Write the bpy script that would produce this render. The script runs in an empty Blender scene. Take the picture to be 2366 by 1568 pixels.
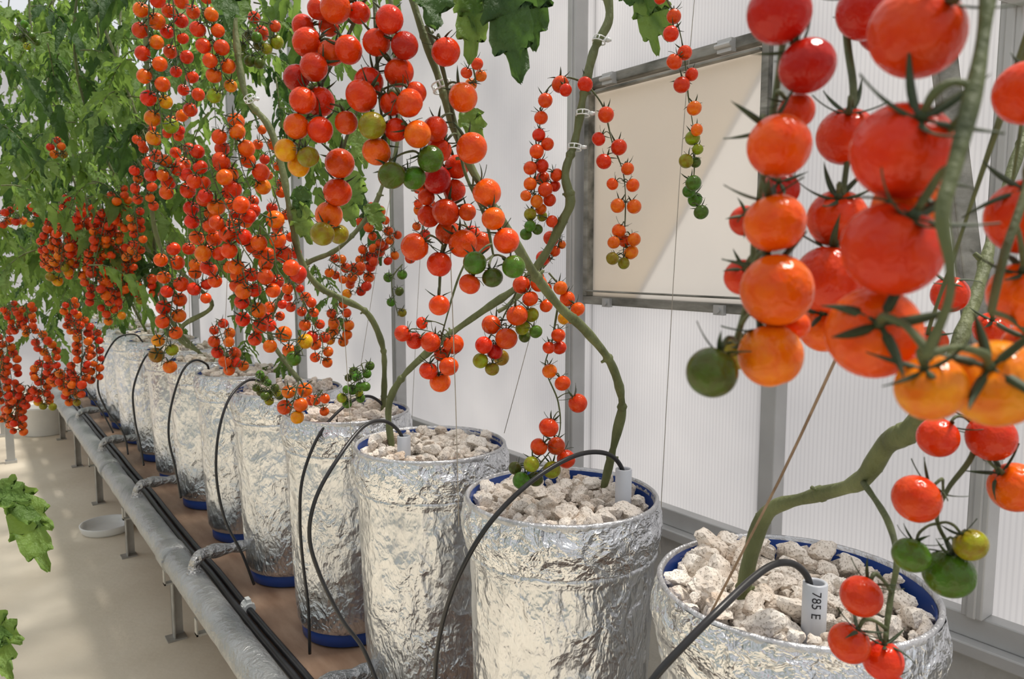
import bpy, math, random
from mathutils import Vector, Matrix, noise
random.seed(7)
rnd=random.random
def ru(a,b): return a+(b-a)*rnd()
scn=bpy.context.scene
try:
    scn.view_settings.view_transform='Standard'
    scn.view_settings.look='None'
except Exception: pass
COL=scn.collection
# ---------------------------------------------------------------- camera / points from image pixels
FPX=1740.0; PITCH=math.radians(6.04); YAW=math.radians(36.2); CAMP=Vector((0,0,1.45))
_Fh=Vector((math.sin(YAW),math.cos(YAW),0)); _R=Vector((math.cos(YAW),-math.sin(YAW),0)); _Z=Vector((0,0,1))
_F=_Fh*math.cos(PITCH)-_Z*math.sin(PITCH); _U=_Fh*math.sin(PITCH)+_Z*math.cos(PITCH)
def from_pixel(u,v,d):
    """world point of an image pixel at an estimated camera depth d (metres)"""
    return CAMP+_R*((u-1183)/FPX*d)+_U*((784-v)/FPX*d)+_F*d
cd=bpy.data.cameras.new('camera'); cam=bpy.data.objects.new('camera',cd); COL.objects.link(cam)
cam.location=CAMP; cam.rotation_euler=(math.pi/2-PITCH,0,-YAW)
cd.sensor_width=36; cd.lens=FPX/2366*36; cd.clip_start=.02; cd.clip_end=200
cd.dof.use_dof=True; cd.dof.focus_distance=1.25; cd.dof.aperture_fstop=12
scn.camera=cam
# ---------------------------------------------------------------- materials
def newmat(name):
    m=bpy.data.materials.new(name); m.use_nodes=True
    nt=m.node_tree; b=nt.nodes['Principled BSDF']; return m,nt,b
def N(nt,t,**k):
    n=nt.nodes.new(t)
    for a,v in k.items():
        if a in n.inputs: n.inputs[a].default_value=v
        else: setattr(n,a,v)
    return n
def coords(nt,kind='Object',scale=(1,1,1)):
    tc=N(nt,'ShaderNodeTexCoord'); mp=N(nt,'ShaderNodeMapping'); mp.inputs['Scale'].default_value=scale
    nt.links.new(tc.outputs[kind],mp.inputs[0]); return mp.outputs[0]
def ramp(nt,fac,stops):
    r=N(nt,'ShaderNodeValToRGB'); e=r.color_ramp.elements
    e[0].position,e[0].color=stops[0][0],(*stops[0][1],1); e[1].position,e[1].color=stops[-1][0],(*stops[-1][1],1)
    for p,c in stops[1:-1]:
        x=e.new(p); x.color=(*c,1)
    nt.links.new(fac,r.inputs[0]); return r.outputs[0]
def noisy(name,c1,c2,scale=10,rough=.5,metal=0,bump=0,bscale=None,mscale=(1,1,1),detail=4,spec=.5):
    m,nt,b=newmat(name); co=coords(nt,'Object',mscale)
    n=N(nt,'ShaderNodeTexNoise',Scale=scale,Detail=detail); nt.links.new(co,n.inputs['Vector'])
    nt.links.new(ramp(nt,n.outputs[0],[(.3,c1),(.7,c2)]),b.inputs['Base Color'])
    b.inputs['Roughness'].default_value=rough; b.inputs['Metallic'].default_value=metal
    b.inputs['Specular IOR Level'].default_value=spec
    if bump:
        n2=N(nt,'ShaderNodeTexNoise',Scale=bscale or scale*4,Detail=6); nt.links.new(co,n2.inputs['Vector'])
        bp=N(nt,'ShaderNodeBump',Strength=bump,Distance=.01); nt.links.new(n2.outputs[0],bp.inputs['Height']); nt.links.new(bp.outputs[0],b.inputs['Normal'])
    return m
def foil_mat(name,base,zs=.45,rough=.22,strength=.75,s1=16,s2=45,metal=1,dist=.009,pmin=.35,warp=.13,w=(.9,.42,.17),plo=.38,phi=.62):
    m,nt,b=newmat(name); co=coords(nt,'Object',(1,1,zs))
    dn=N(nt,'ShaderNodeTexNoise',Scale=9,Detail=5); nt.links.new(co,dn.inputs['Vector'])
    mx=N(nt,'ShaderNodeVectorMath',operation='MULTIPLY_ADD'); mx.inputs[1].default_value=(warp,)*3
    nt.links.new(dn.outputs['Color'],mx.inputs[0]); nt.links.new(co,mx.inputs[2])
    pn=N(nt,'ShaderNodeTexNoise',Scale=6,Detail=3); nt.links.new(co,pn.inputs['Vector'])
    pm=N(nt,'ShaderNodeMapRange'); pm.inputs[1].default_value=plo; pm.inputs[2].default_value=phi; pm.inputs[3].default_value=pmin; pm.inputs[4].default_value=1.0; nt.links.new(pn.outputs[0],pm.inputs[0])
    hs=[]
    for i,(s,ww) in enumerate(((s1,w[0]),(s2,w[1]),(s2*2.4,w[2]))):
        v=N(nt,'ShaderNodeTexVoronoi',Scale=s); v.feature='F1'; nt.links.new(mx.outputs[0],v.inputs['Vector'])
        q=N(nt,'ShaderNodeMath',operation='MULTIPLY'); q.inputs[1].default_value=ww; nt.links.new(v.outputs['Distance'],q.inputs[0])
        o=q.outputs[0]
        if i:
            q2=N(nt,'ShaderNodeMath',operation='MULTIPLY'); nt.links.new(o,q2.inputs[0]); nt.links.new(pm.outputs[0],q2.inputs[1]); o=q2.outputs[0]
        hs.append(o)
    a=N(nt,'ShaderNodeMath',operation='ADD'); nt.links.new(hs[0],a.inputs[0]); nt.links.new(hs[1],a.inputs[1])
    a2=N(nt,'ShaderNodeMath',operation='ADD'); nt.links.new(a.outputs[0],a2.inputs[0]); nt.links.new(hs[2],a2.inputs[1])
    bp=N(nt,'ShaderNodeBump',Strength=strength,Distance=dist); nt.links.new(a2.outputs[0],bp.inputs['Height']); nt.links.new(bp.outputs[0],b.inputs['Normal'])
    n=N(nt,'ShaderNodeTexNoise',Scale=9,Detail=4); nt.links.new(co,n.inputs['Vector'])
    nt.links.new(ramp(nt,n.outputs[0],[(.3,tuple(x*.85 for x in base)),(.7,base)]),b.inputs['Base Color'])
    b.inputs['Metallic'].default_value=metal; b.inputs['Roughness'].default_value=rough
    return m
M={}
M['foil']=foil_mat('aluminium_foil',(.76,.78,.81),.6,.32,1.0,13,46,1,.012,.30,.18,(.75,.42,.17),.40,.62)
M['foil_rim']=foil_mat('aluminium_foil_rim',(.80,.82,.85),.9,.27,1.0,30,80,1,.010,.4,.14,(.85,.42,.16))
M['pipe']=foil_mat('silver_painted_pipe',(.40,.41,.41),1,.42,.8,22,70,.6)
M['elbow']=foil_mat('foil_wrapped_joint',(.52,.52,.52),1,.34,1.0,50,130,.9)
M['blue']=noisy('blue_plastic',(.012,.05,.24),(.02,.07,.32),8,.4)
M['lip']=noisy('foil_covered_lip',(.50,.51,.53),(.66,.66,.67),30,.35,.7,.5,90)
M['pvc']=noisy('grey_pvc',(.56,.58,.62),(.62,.64,.68),14,.3)
M['black']=noisy('black_rubber',(.012,.012,.013),(.022,.022,.024),20,.38)
M['ink']=noisy('black_ink',(.01,.01,.015),(.02,.02,.03),20,.6)
M['clip']=noisy('white_clip_plastic',(.65,.68,.66),(.75,.77,.76),20,.3)
M['white']=noisy('white_plastic',(.72,.72,.71),(.82,.82,.80),6,.35)
M['alu']=noisy('painted_aluminium',(.42,.42,.415),(.54,.54,.53),6,.4,.2,.05,60)
M['alud']=noisy('weathered_aluminium',(.07,.07,.055),(.38,.37,.33),26,.5,.2,.25,60,(1,.35,1),7)
M['steel']=noisy('galvanised_steel',(.33,.32,.29),(.50,.49,.46),14,.45,.5,.1,60)
M['string']=noisy('twine',(.28,.26,.22),(.40,.36,.30),60,.8)
M['stringb']=noisy('brown_twine',(.20,.13,.08),(.34,.24,.16),60,.8)
M['ply']=noisy('plywood_board',(.24,.14,.085),(.42,.28,.19),5,.55,0,.1,40,(4,1,4))
M['floor']=noisy('concrete_floor',(.66,.575,.45),(.80,.72,.59),2.2,.6,0,.15,30,(1,1,1),8)
M['curb']=noisy('concrete_low_wall',(.42,.41,.39),(.56,.55,.52),7,.8,0,.3,50)
M['stem']=noisy('tomato_stem',(.080,.095,.030),(.17,.195,.075),30,.6,0,.5,120,(1,1,.4))
M['rachis']=noisy('truss_stalk',(.045,.06,.02),(.11,.13,.045),40,.6,0,.25,200)
M['calyx']=noisy('calyx_green',(.013,.028,.009),(.045,.07,.020),30,.6)
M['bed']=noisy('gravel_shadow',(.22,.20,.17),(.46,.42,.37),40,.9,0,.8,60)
# pumice
m,nt,b=newmat('pumice_stone'); co=coords(nt,'Object')
oi=N(nt,'ShaderNodeObjectInfo')
ad=N(nt,'ShaderNodeVectorMath',operation='ADD'); nt.links.new(co,ad.inputs[0]); nt.links.new(oi.outputs['Location'],ad.inputs[1])
n=N(nt,'ShaderNodeTexNoise',Scale=20,Detail=5); nt.links.new(ad.outputs[0],n.inputs['Vector'])
c=ramp(nt,n.outputs[0],[(.27,(.58,.45,.34)),(.46,(.78,.70,.61)),(.72,(.88,.83,.76))])
v=N(nt,'ShaderNodeTexNoise',Scale=420,Detail=2); nt.links.new(ad.outputs[0],v.inputs['Vector'])
pr=ramp(nt,v.outputs[0],[(.32,(.32,.27,.22)),(.44,(1,1,1))])
mu=N(nt,'ShaderNodeMix',data_type='RGBA',blend_type='MULTIPLY'); mu.inputs[0].default_value=.6
nt.links.new(c,mu.inputs[6]); nt.links.new(pr,mu.inputs[7]); nt.links.new(mu.outputs[2],b.inputs['Base Color'])
b.inputs['Roughness'].default_value=.9
bp=N(nt,'ShaderNodeBump',Strength=.7,Distance=.0018); nt.links.new(pr,bp.inputs['Height']); nt.links.new(bp.outputs[0],b.inputs['Normal'])
M['pumice']=m
# tomato skin : per-object colour
m,nt,b=newmat('tomato_skin'); oi=N(nt,'ShaderNodeObjectInfo'); co=coords(nt,'Object')
n=N(nt,'ShaderNodeTexNoise',Scale=1.6,Detail=3); nt.links.new(co,n.inputs['Vector'])
r1=ramp(nt,n.outputs[0],[(.3,(.88,.62,.7)),(.7,(1.0,1.2,1.0))])
mu=N(nt,'ShaderNodeMix',data_type='RGBA',blend_type='MULTIPLY'); mu.inputs[0].default_value=1
nt.links.new(oi.outputs['Color'],mu.inputs[6]); nt.links.new(r1,mu.inputs[7])
nt.links.new(mu.outputs[2],b.inputs['Base Color']); b.inputs['Roughness'].default_value=.2; b.inputs['Specular IOR Level'].default_value=.27
n3=N(nt,'ShaderNodeTexNoise',Scale=3,Detail=2); nt.links.new(co,n3.inputs['Vector'])
bp=N(nt,'ShaderNodeBump',Strength=.12,Distance=.1); nt.links.new(n3.outputs[0],bp.inputs['Height']); nt.links.new(bp.outputs[0],b.inputs['Normal'])
M['tomato']=m
# leaf
def leafmat(name,a,b2,tr):
    m,nt,b=newmat(name); co=coords(nt,'Object')
    n=N(nt,'ShaderNodeTexNoise',Scale=6,Detail=3); nt.links.new(co,n.inputs['Vector'])
    n2=N(nt,'ShaderNodeTexNoise',Scale=75,Detail=4); nt.links.new(co,n2.inputs['Vector'])
    c=ramp(nt,n.outputs[0],[(.3,a),(.7,b2)])
    nt.links.new(c,b.inputs['Base Color']); b.inputs['Roughness'].default_value=.5; b.inputs['Specular IOR Level'].default_value=.3
    bp=N(nt,'ShaderNodeBump',Strength=.9,Distance=.010); nt.links.new(n2.outputs[0],bp.inputs['Height']); nt.links.new(bp.outputs[0],b.inputs['Normal'])
    t=N(nt,'ShaderNodeBsdfTranslucent'); t.inputs[0].default_value=(*tr,1)
    mx=N(nt,'ShaderNodeMixShader'); mx.inputs[0].default_value=.45
    nt.links.new(b.outputs[0],mx.inputs[1]); nt.links.new(t.outputs[0],mx.inputs[2]); nt.links.new(mx.outputs[0],nt.nodes['Material Output'].inputs[0])
    return m
M['leaf']=leafmat('tomato_leaf',(.06,.125,.03),(.17,.27,.075),(.32,.50,.09))
M['leafd']=leafmat('tomato_leaf_dark',(.026,.066,.024),(.065,.13,.042),(.11,.22,.04))
# polycarbonate
def polycarb(name,col,rib=True,tr=.75,lo=.84):
    m,nt,b=newmat(name); co=coords(nt,'Object')
    w=N(nt,'ShaderNodeTexWave',Scale=32,Distortion=.0); w.bands_direction='Y'; nt.links.new(co,w.inputs['Vector'])
    w.inputs['Detail'].default_value=0
    n=N(nt,'ShaderNodeTexNoise',Scale=1.6,Detail=3); nt.links.new(co,n.inputs['Vector'])
    c1=ramp(nt,w.outputs[0],[(.0,(.91,.91,.915)),(.6,(1,1,1))])
    c2=ramp(nt,n.outputs[0],[(.3,(col[0]*lo,col[1]*(lo+.005),col[2]*(lo+.02))),(.7,col)])
    mu=N(nt,'ShaderNodeMix',data_type='RGBA',blend_type='MULTIPLY'); mu.inputs[0].default_value=1 if rib else .0
    nt.links.new(c2,mu.inputs[6]); nt.links.new(c1,mu.inputs[7])
    t=N(nt,'ShaderNodeBsdfTranslucent'); nt.links.new(mu.outputs[2],t.inputs[0])
    nt.links.new(mu.outputs[2],b.inputs['Base Color']); b.inputs['Roughness'].default_value=.3
    if rib:
        bp=N(nt,'ShaderNodeBump',Strength=.3,Distance=.003); nt.links.new(w.outputs[0],bp.inputs['Height']); nt.links.new(bp.outputs[0],b.inputs['Normal'])
    mx=N(nt,'ShaderNodeMixShader'); mx.inputs[0].default_value=tr
    nt.links.new(b.outputs[0],mx.inputs[1]); nt.links.new(t.outputs[0],mx.inputs[2]); nt.links.new(mx.outputs[0],nt.nodes['Material Output'].inputs[0])
    return m
M['poly']=polycarb('twinwall_polycarbonate',(.97,.955,.95),True,.8,.80)
M['cream']=polycarb('cream_window_sheet',(.92,.885,.84),False,.7,.93)
M['cream2']=polycarb('cream_shadow_sheet',(.93,.88,.80),False,.9,.95)  # for the added sheet that imitates the shadow on the window
# ---------------------------------------------------------------- geometry helpers
class Geo:
    def __init__(s): s.v=[]; s.f=[]; s.m=[]
    def add(s,v,f,mi=0):
        o=len(s.v); s.v+=[tuple(p) for p in v]; s.f+=[tuple(i+o for i in q) for q in f]; s.m+=[mi]*len(f)
    def box(s,a,b,mi=0):
        x0,y0,z0=a; x1,y1,z1=b
        s.add([(x0,y0,z0),(x1,y0,z0),(x1,y1,z0),(x0,y1,z0),(x0,y0,z1),(x1,y0,z1),(x1,y1,z1),(x0,y1,z1)],
              [(0,3,2,1),(4,5,6,7),(0,1,5,4),(1,2,6,5),(2,3,7,6),(3,0,4,7)],mi)
    def tube(s,pts,rad,n=8,mi=0,sm=4,wob=0):
        pts=[Vector(p) for p in pts]
        if not isinstance(rad,(list,tuple)): rad=[rad]*len(pts)
        P,Q=[],[]
        L=len(pts)
        if L>2 and sm>1:
            for i in range(L-1):
                p0=pts[max(i-1,0)];p1=pts[i];p2=pts[i+1];p3=pts[min(i+2,L-1)]
                for k in range(sm):
                    t=k/sm
                    P.append(.5*((2*p1)+(p2-p0)*t+(2*p0-5*p1+4*p2-p3)*t*t+(-p0+3*p1-3*p2+p3)*t**3)); Q.append(rad[i]*(1-t)+rad[i+1]*t)
            P.append(pts[-1]);Q.append(rad[-1])
        else: P,Q=pts,list(rad)
        if wob: Q=[q*(1+wob*noise.noise(p*30)) for p,q in zip(P,Q)]
        V=[];T0=None;Nn=None
        for i,p in enumerate(P):
            t=(P[min(i+1,len(P)-1)]-P[max(i-1,0)])
            if t.length<1e-9: t=Vector((0,0,1))
            t.normalize()
            if Nn is None:
                a=Vector((1,0,0)) if abs(t.x)<.8 else Vector((0,1,0)); Nn=(a-t*a.dot(t)).normalized()
            else:
                Nn=Nn-t*Nn.dot(t)
                Nn=Nn.normalized() if Nn.length>1e-6 else t.orthogonal().normalized()
            B=t.cross(Nn)
            for k in range(n):
                a=2*math.pi*k/n; V.append(p+(Nn*math.cos(a)+B*math.sin(a))*Q[i])
        F=[]
        for i in range(len(P)-1):
            for k in range(n):
                k2=(k+1)%n; F.append((i*n+k,i*n+k2,(i+1)*n+k2,(i+1)*n+k))
        F.append(tuple(range(n))[::-1]); F.append(tuple((len(P)-1)*n+k for k in range(n)))
        s.add(V,F,mi); return P
    def mesh(s,name,mats,smooth=True,off=Vector((0,0,0))):
        me=bpy.data.meshes.new(name); me.from_pydata([Vector(p)-off for p in s.v],[],s.f)
        for x in mats: me.materials.append(M[x])
        me.polygons.foreach_set('material_index',s.m)
        me.polygons.foreach_set('use_smooth',[smooth]*len(s.f)); me.update(); return me
def link(o,parent=None):
    COL.objects.link(o)
    if parent: o.parent=parent
    return o
def obj(name,me,parent=None,loc=(0,0,0),**k):
    o=bpy.data.objects.new(name,me); o.location=loc; link(o,parent)
    for a,v in k.items(): o[a]=v
    return o
def empty(name,loc,label,cat,group=None):
    o=obj(name,None,None,loc,label=label,category=cat); o.empty_display_size=.05
    if group: o['group']=group
    return o
# ---------------------------------------------------------------- room
WH=3.05
g=Geo(); g.box((-2.6,-2,-.05),(1.56,10,0)); o=obj('floor',g.mesh('floor',['floor'],False),kind='structure')
g=Geo(); WX=1.5
g.box((WX,-1.2,.77),(WX+.008,1.06,WH)); g.box((WX,1.65,.77),(WX+.008,10,WH)); g.box((WX,1.06,.77),(WX+.008,1.65,1.33)); g.box((WX,1.06,1.95),(WX+.008,1.65,WH))
obj('wall_right',g.mesh('wall_right',['poly'],False),kind='structure')
g=Geo(); g.box((WX-.02,-1.2,0),(WX+.05,10,.73)); obj('wall_lower',g.mesh('wall_lower',['curb'],False),kind='structure')
g=Geo(); g.box((-2.6,9.9,0),(1.56,9.91,3.6)); obj('wall_far',g.mesh('wall_far',['poly'],False),kind='structure')
tn=0
def trim(g,mat='alu'):
    global tn; tn+=1; o=obj('trim_%d'%tn,g.mesh('trim',[mat],False),kind='structure')
    bv=o.modifiers.new('b','BEVEL'); bv.width=.003; bv.segments=2
g=Geo(); g.box((WX-.06,-1.2,.73),(WX+.02,10,.755)); g.box((WX-.035,-1.2,.755),(WX-.001,10,.80)); trim(g)
for y in (-.565,.565,1.695,2.82,3.95,5.08,6.2,7.35,8.5):
    g=Geo(); g.box((WX-.05,y-.018,.80),(WX-.001,y+.018,WH)); g.box((WX-.054,y-.008,.80),(WX-.048,y+.008,WH)); trim(g)
g=Geo(); g.box((WX-.045,.99,.80),(WX-.001,1.03,WH)); trim(g)
g=Geo(); g.tube([from_pixel(2290,1060,1.34),from_pixel(2232,560,1.32),from_pixel(2150,-120,1.30)],.024,4,sm=1); trim(g,'alud')
g=Geo(); g.tube([from_pixel(2420,-20,1.2),from_pixel(2000,-120,1.5)],.03,4,sm=1); trim(g)
# window
W=obj('window_1',None,None,(WX,1.355,1.64),kind='structure')
def wl(p): return (p[0]-WX,p[1]-1.355,p[2]-1.64)
g=Geo()
for a,b in (((WX-.03,1.05,1.932),(WX+.004,1.66,1.958)),((WX-.03,1.05,1.322),(WX+.004,1.66,1.345)),((WX-.03,1.05,1.345),(WX+.004,1.07,1.932)),((WX-.03,1.643,1.345),(WX+.004,1.66,1.932)),
    ((WX-.038,1.07,1.912),(WX-.02,1.643,1.920)),((WX-.038,1.07,1.358),(WX-.02,1.643,1.363))): g.box(wl(a),wl(b))
fr=obj('window_frame',g.mesh('window_frame',['alud'],False),W); bv=fr.modifiers.new('b','BEVEL'); bv.width=.003; bv.segments=2
g=Geo(); g.box(wl((WX-.004,1.07,1.345)),wl((WX-.001,1.643,1.932))); obj('window_pane',g.mesh('window_pane',['cream'],False),W)
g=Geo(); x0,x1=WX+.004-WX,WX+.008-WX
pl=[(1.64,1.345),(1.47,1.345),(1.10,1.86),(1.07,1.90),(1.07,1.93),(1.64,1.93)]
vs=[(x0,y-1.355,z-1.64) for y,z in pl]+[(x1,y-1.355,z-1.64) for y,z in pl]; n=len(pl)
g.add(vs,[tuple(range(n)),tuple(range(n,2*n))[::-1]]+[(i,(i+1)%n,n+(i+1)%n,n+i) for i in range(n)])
obj('added_shadow_sheet',g.mesh('added_shadow_sheet',['cream2'],False),W)  # added sheet behind the pane, cut to imitate a diagonal sunlight shadow
for y in (1.16,1.55):
    g=Geo()
    g.box((-.046,y-1.355-.02,.285),(-.028,y-1.355+.02,.315)); g.tube([(-.05,y-1.355-.022,.30),(-.05,y-1.355+.022,.30)],.006,8,sm=1)
    obj('hinge',g.mesh('hinge',['alu'],False),W)
    g=Geo(); g.tube([(-.03,y-1.355,-.31),(-.045,y-1.355,-.31)],.007,8,sm=1); g.box((-.04,y-1.355-.015,-.322),(-.028,y-1.355+.015,-.298)); obj('latch',g.mesh('latch',['alu'],False),W)
# ---------------------------------------------------------------- bench, pipe, hoses
BY=[.524+.4505*i for i in range(15)]; BX=.82
B=empty('growing_bench',(.85,3.5,.44),'long low bench with brown plywood top and galvanised steel legs','bench')
g=Geo(); g.box((-.27,-3.6,-.02),(.27,3.9,0)); obj('bench_top',g.mesh('bench_top',['ply'],False),B)
g=Geo(); g.box((-.285,-3.6,-.045),(-.271,3.9,.004)); g.box((.271,-3.6,-.045),(.285,3.9,.004)); obj('bench_rail',g.mesh('bench_rail',['steel'],False),B)
for y in (1,2,3,4,5,6,7):
    for x in (.585,1.11):
        g=Geo(); g.box((-.004,-.02,-.44),(.0,.02,0)); g.box((-.004,.016,-.44),(.035,.02,0)); g.box((-.03,-.03,-.44),(.04,.03,-.434))
        obj('leg',g.mesh('leg',['steel'],False),B,(x-.85,y-3.5,0))
for y in (1.6,2.2,2.62,3.4,4.4,5.4):
    g=Geo(); g.box((-.09,-.012,-.06),(-.002,.012,-.054)); g.box((-.09,-.012,-.06),(-.086,.012,-.01)); g.box((-.006,-.012,-.06),(-.002,.012,-.0))
    obj('pipe_bracket',g.mesh('pipe_bracket',['steel'],False),B,(.575-.85,y-3.5,-.003))
PX,PZ=.515,.475
D=empty('drain_pipe',(PX,3.5,PZ),'thick silver-grey painted drain pipe running beside the buckets','pipe')
g=Geo(); g.tube([(0,-3.3+i*.05,0) for i in range(141)],.043,24,sm=1,wob=.06)
for y in (-2.2,-.9,.4,1.7): g.tube([(0,y-.05,0),(0,y+.05,0)],.047,20,sm=1)
obj('pipe',g.mesh('pipe',['pipe']),D)
for y in (1.425,2.325,3.225,4.125,5.025):
    g=Geo(); g.tube([(0,0,.02),(0,0,.055),(.010,.0,.078),(.032,.01,.088),(.08,.02,.084),(.20,.03,.075)],.0165,14,sm=6,wob=.4)
    g.tube([(0,0,.03),(0,0,.048)],.021,12,sm=1); g.tube([(.045,.012,.088),(.065,.014,.087)],.020,12,sm=1)
    obj('elbow',g.mesh('elbow',['elbow']),D,(0,y-3.5,0),label='crinkled foil-wrapped elbow joint')
for x,y0,r in ((.605,0,.012),(.633,.3,.010)):
    g=Geo(); g.tube([(.006*noise.noise(Vector((x*9,i*.7,0))),-3.3+i*.25,r) for i in range(29)],r,10,sm=2)
    obj('supply_hose',g.mesh('supply_hose',['black']),None,(x-.02,3.5,.441),label='black rubber irrigation hose lying along the plywood bench',category='hose',group='irrigation hoses on the bench')
g=Geo(); g.tube([(0,-.02,0),(0,.02,0)],.0165,12,sm=1); g.box((-.006,-.012,.012),(.006,.012,.026)); g.box((-.018,-.006,-.006),(.018,.006,.006))
obj('hose_connector',g.mesh('hose_connector',['clip'],False),None,(.614,2.13,.454),label='small white plastic hose connector on black hose',category='hose connector')
# ---------------------------------------------------------------- buckets
def lathe(prof,seg,amp,seed,mat,name,z0=0,vst=1.0,fr=1.0,seam=False):
    g=Geo(); V=[]
    for r,z in prof:
        for k in range(seg):
            a=2*math.pi*k/seg; p=Vector((math.cos(a)*r,math.sin(a)*r,z)); q=Vector((p.x,p.y,p.z*vst))*fr+Vector((seed*3.1,seed*1.7,seed))
            d=amp*(.8*noise.noise(q*8)+.7*(.5-abs(noise.noise(q*26))*2)+.4*(.5-2*abs(noise.noise(q*60))))
            if seam:   # overlapping sheet edges and long vertical folds
                for j in range(3):
                    aa=(seed*1.9+j*2.09+.10*math.sin(z*9+j))%(2*math.pi); df=(a-aa+math.pi)%(2*math.pi)-math.pi
                    d+=.0025*math.exp(-(df/.10)**2)*(1 if df>0 else .0)
            V.append((p.x+math.cos(a)*d,p.y+math.sin(a)*d,p.z+d*.3))
    F=[]
    for i in range(len(prof)-1):
        for k in range(seg):
            k2=(k+1)%seg; F.append((i*seg+k,i*seg+k2,(i+1)*seg+k2,(i+1)*seg+k))
    g.add(V,F); return g.mesh(name,[mat])
def interp(prof,step=.005):
    out=[]
    for (r0,z0),(r1,z1) in zip(prof,prof[1:]):
        n=max(1,int(math.hypot(r1-r0,z1-z0)/step))
        out+=[(r0+(r1-r0)*i/n,z0+(z1-z0)*i/n) for i in range(n)]
    return out+[prof[-1]]
body_p=interp([(.138,.022),(.143,.034),(.152,.22),(.158,.42),(.160,.485),(.165,.493),(.165,.499),(.161,.505)])
rim_p=interp([(.161,.496),(.166,.503),(.170,.523),(.174,.540),(.173,.556),(.168,.575),(.1655,.585)],.0035)
BM=[(lathe(body_p,240,.0024,i+1,'foil','foil_body',vst=.6,seam=True),lathe(rim_p,240,.0032,i+9,'foil_rim','foil_rim',vst=.8,fr=1.5)) for i in range(4)]
def ringm(prof,seg,name,mat,amp=0): return lathe(prof,seg,amp,0,mat,name)
lip_m=ringm([(.1655,.578),(.1668,.583),(.1665,.5875),(.163,.590),(.160,.5875),(.1585,.575)],120,'lip','lip',.0012)
lin_m=ringm([(.159,.584),(.158,.56),(.155,.50)],64,'liner','blue')
base_m=ringm([(0,.0),(.124,.0),(.131,.004),(.1325,.045),(.126,.05)],64,'base','blue')
for i,y in enumerate(BY):
    lab='tall foil-wrapped bucket with blue liner, filled with pale pumice'
    if i==0: lab='tall foil-wrapped bucket heaped with large pale pumice stones'
    e=empty('growing_bucket',(BX,y,.46),lab,'bucket','foil-wrapped buckets on the bench')
    e.location.z=.442
    rot=i*1.3
    for nm,me in (('foil_body',BM[i%4][0]),('foil_rim',BM[(i+1)%4][1]),('bucket_lip',lip_m),('blue_liner',lin_m),('blue_base',base_m)):
        o=bpy.data.objects.new(nm,me); o.rotation_euler=(0,0,rot)
        if nm!='blue_base': o.location.z=.018
        link(o,e)
# stones
def stone_mesh(seed):
    r=random.Random(seed); import bmesh
    bm=bmesh.new(); bmesh.ops.create_icosphere(bm,subdivisions=3,radius=1)
    pl=[]
    for _ in range(9):
        v=Vector((r.gauss(0,1),r.gauss(0,1),r.gauss(0,1))).normalized(); pl.append((v,r.uniform(.42,.80)))
    sc=(r.uniform(1.05,1.6),r.uniform(.85,1.2),r.uniform(.7,1.0))
    for v in bm.verts:
        p=v.co.copy(); k=1
        for nn,d in pl:
            q=p.dot(nn)
            if q>d: k=min(k,d/q)
        p*=k; p+=p.normalized()*.12*noise.noise(p*2.5+Vector((seed,0,0)))+p.normalized()*.09*noise.noise(p*8+Vector((seed,0,0)))
        v.co=Vector((p.x*sc[0],p.y*sc[1],p.z*sc[2]))
    me=bpy.data.meshes.new('pumice_stone'); bm.to_mesh(me); bm.free(); me.materials.append(M['pumice'])
    me.transform(Matrix.Scale(.0165,4)); me.polygons.foreach_set('use_smooth',[False]*len(me.polygons)); return me
SM=[stone_mesh(s) for s in range(14)]
s1=from_pixel(1884,1344,.86); s2=from_pixel(1441,1082,1.30); s3=from_pixel(933,1006,1.63)
AVOID=[(s.x,s.y) for s in (s1,s2,s3)]
def spots(R,gap,n):
    out=[];t=0
    while len(out)<n and t<6000:
        t+=1; a=ru(0,6.283); r=R*math.sqrt(rnd())
        p=(math.cos(a)*r,math.sin(a)*r)
        if all((p[0]-q[0])**2+(p[1]-q[1])**2>gap*gap for q in out): out.append(p)
    return out
def clear(q):
    for a in AVOID:
        dx,dy=q[0]-a[0],q[1]-a[1]
        if math.hypot(dx+.006,dy+.006)<.028: return False
        l=math.hypot(*a); along=-(dx*a[0]+dy*a[1])/l; across=abs(dx*a[1]-dy*a[0])/l
        if 0<along<.055 and across<.022 and q[2]>1.032: return False
    return True
def stoneset(bx,by,z,n,gap,top,heap=0):
    L=[]
    for p in spots(.149,gap,n): L.append((bx+p[0],by+p[1],z+ru(-.005,.004)+heap*max(0,1-math.hypot(*p)/.15),ru(.6,1.2)))
    T=[]
    for p in spots(.140,gap*1.5,top): T.append((bx+p[0],by+p[1],z+.012+heap,ru(.5,1.25)))
    return [q for q in T+L if clear(q)]
big=[(BX+.03,BY[0]+.125,1.055,1.3),(BX+.005,BY[0]+.13,1.052,1.6),(BX-.02,BY[0]+.125,1.048,1.3),(BX-.1,BY[0]+.05,1.048,1.4),(BX-.115,BY[0]+.02,1.042,1.2),(BX+.06,BY[0]+.10,1.045,1.3),(BX+.02,BY[0]+.09,1.048,1.4),(BX-.05,BY[0]+.11,1.045,1.2)]
S=big+stoneset(BX,BY[0],1.028,115,.0195,42,.004)+stoneset(BX,BY[1],1.022,115,.0195,40,.002)+stoneset(BX,BY[2],1.026,110,.021,30,.006)
for x,y,z,s in S[:300]:
    o=bpy.data.objects.new('pumice_stone',random.choice(SM)); o.location=(x,y,z); o.rotation_euler=(ru(-.6,.6),ru(-.6,.6),ru(0,6)); o.scale=(s,)*3; link(o)
    o['label']='rough pale beige pumice stone lying in a foil bucket'; o['category']='stone'; o['group']='pumice stones in the buckets'
g=Geo()
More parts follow.
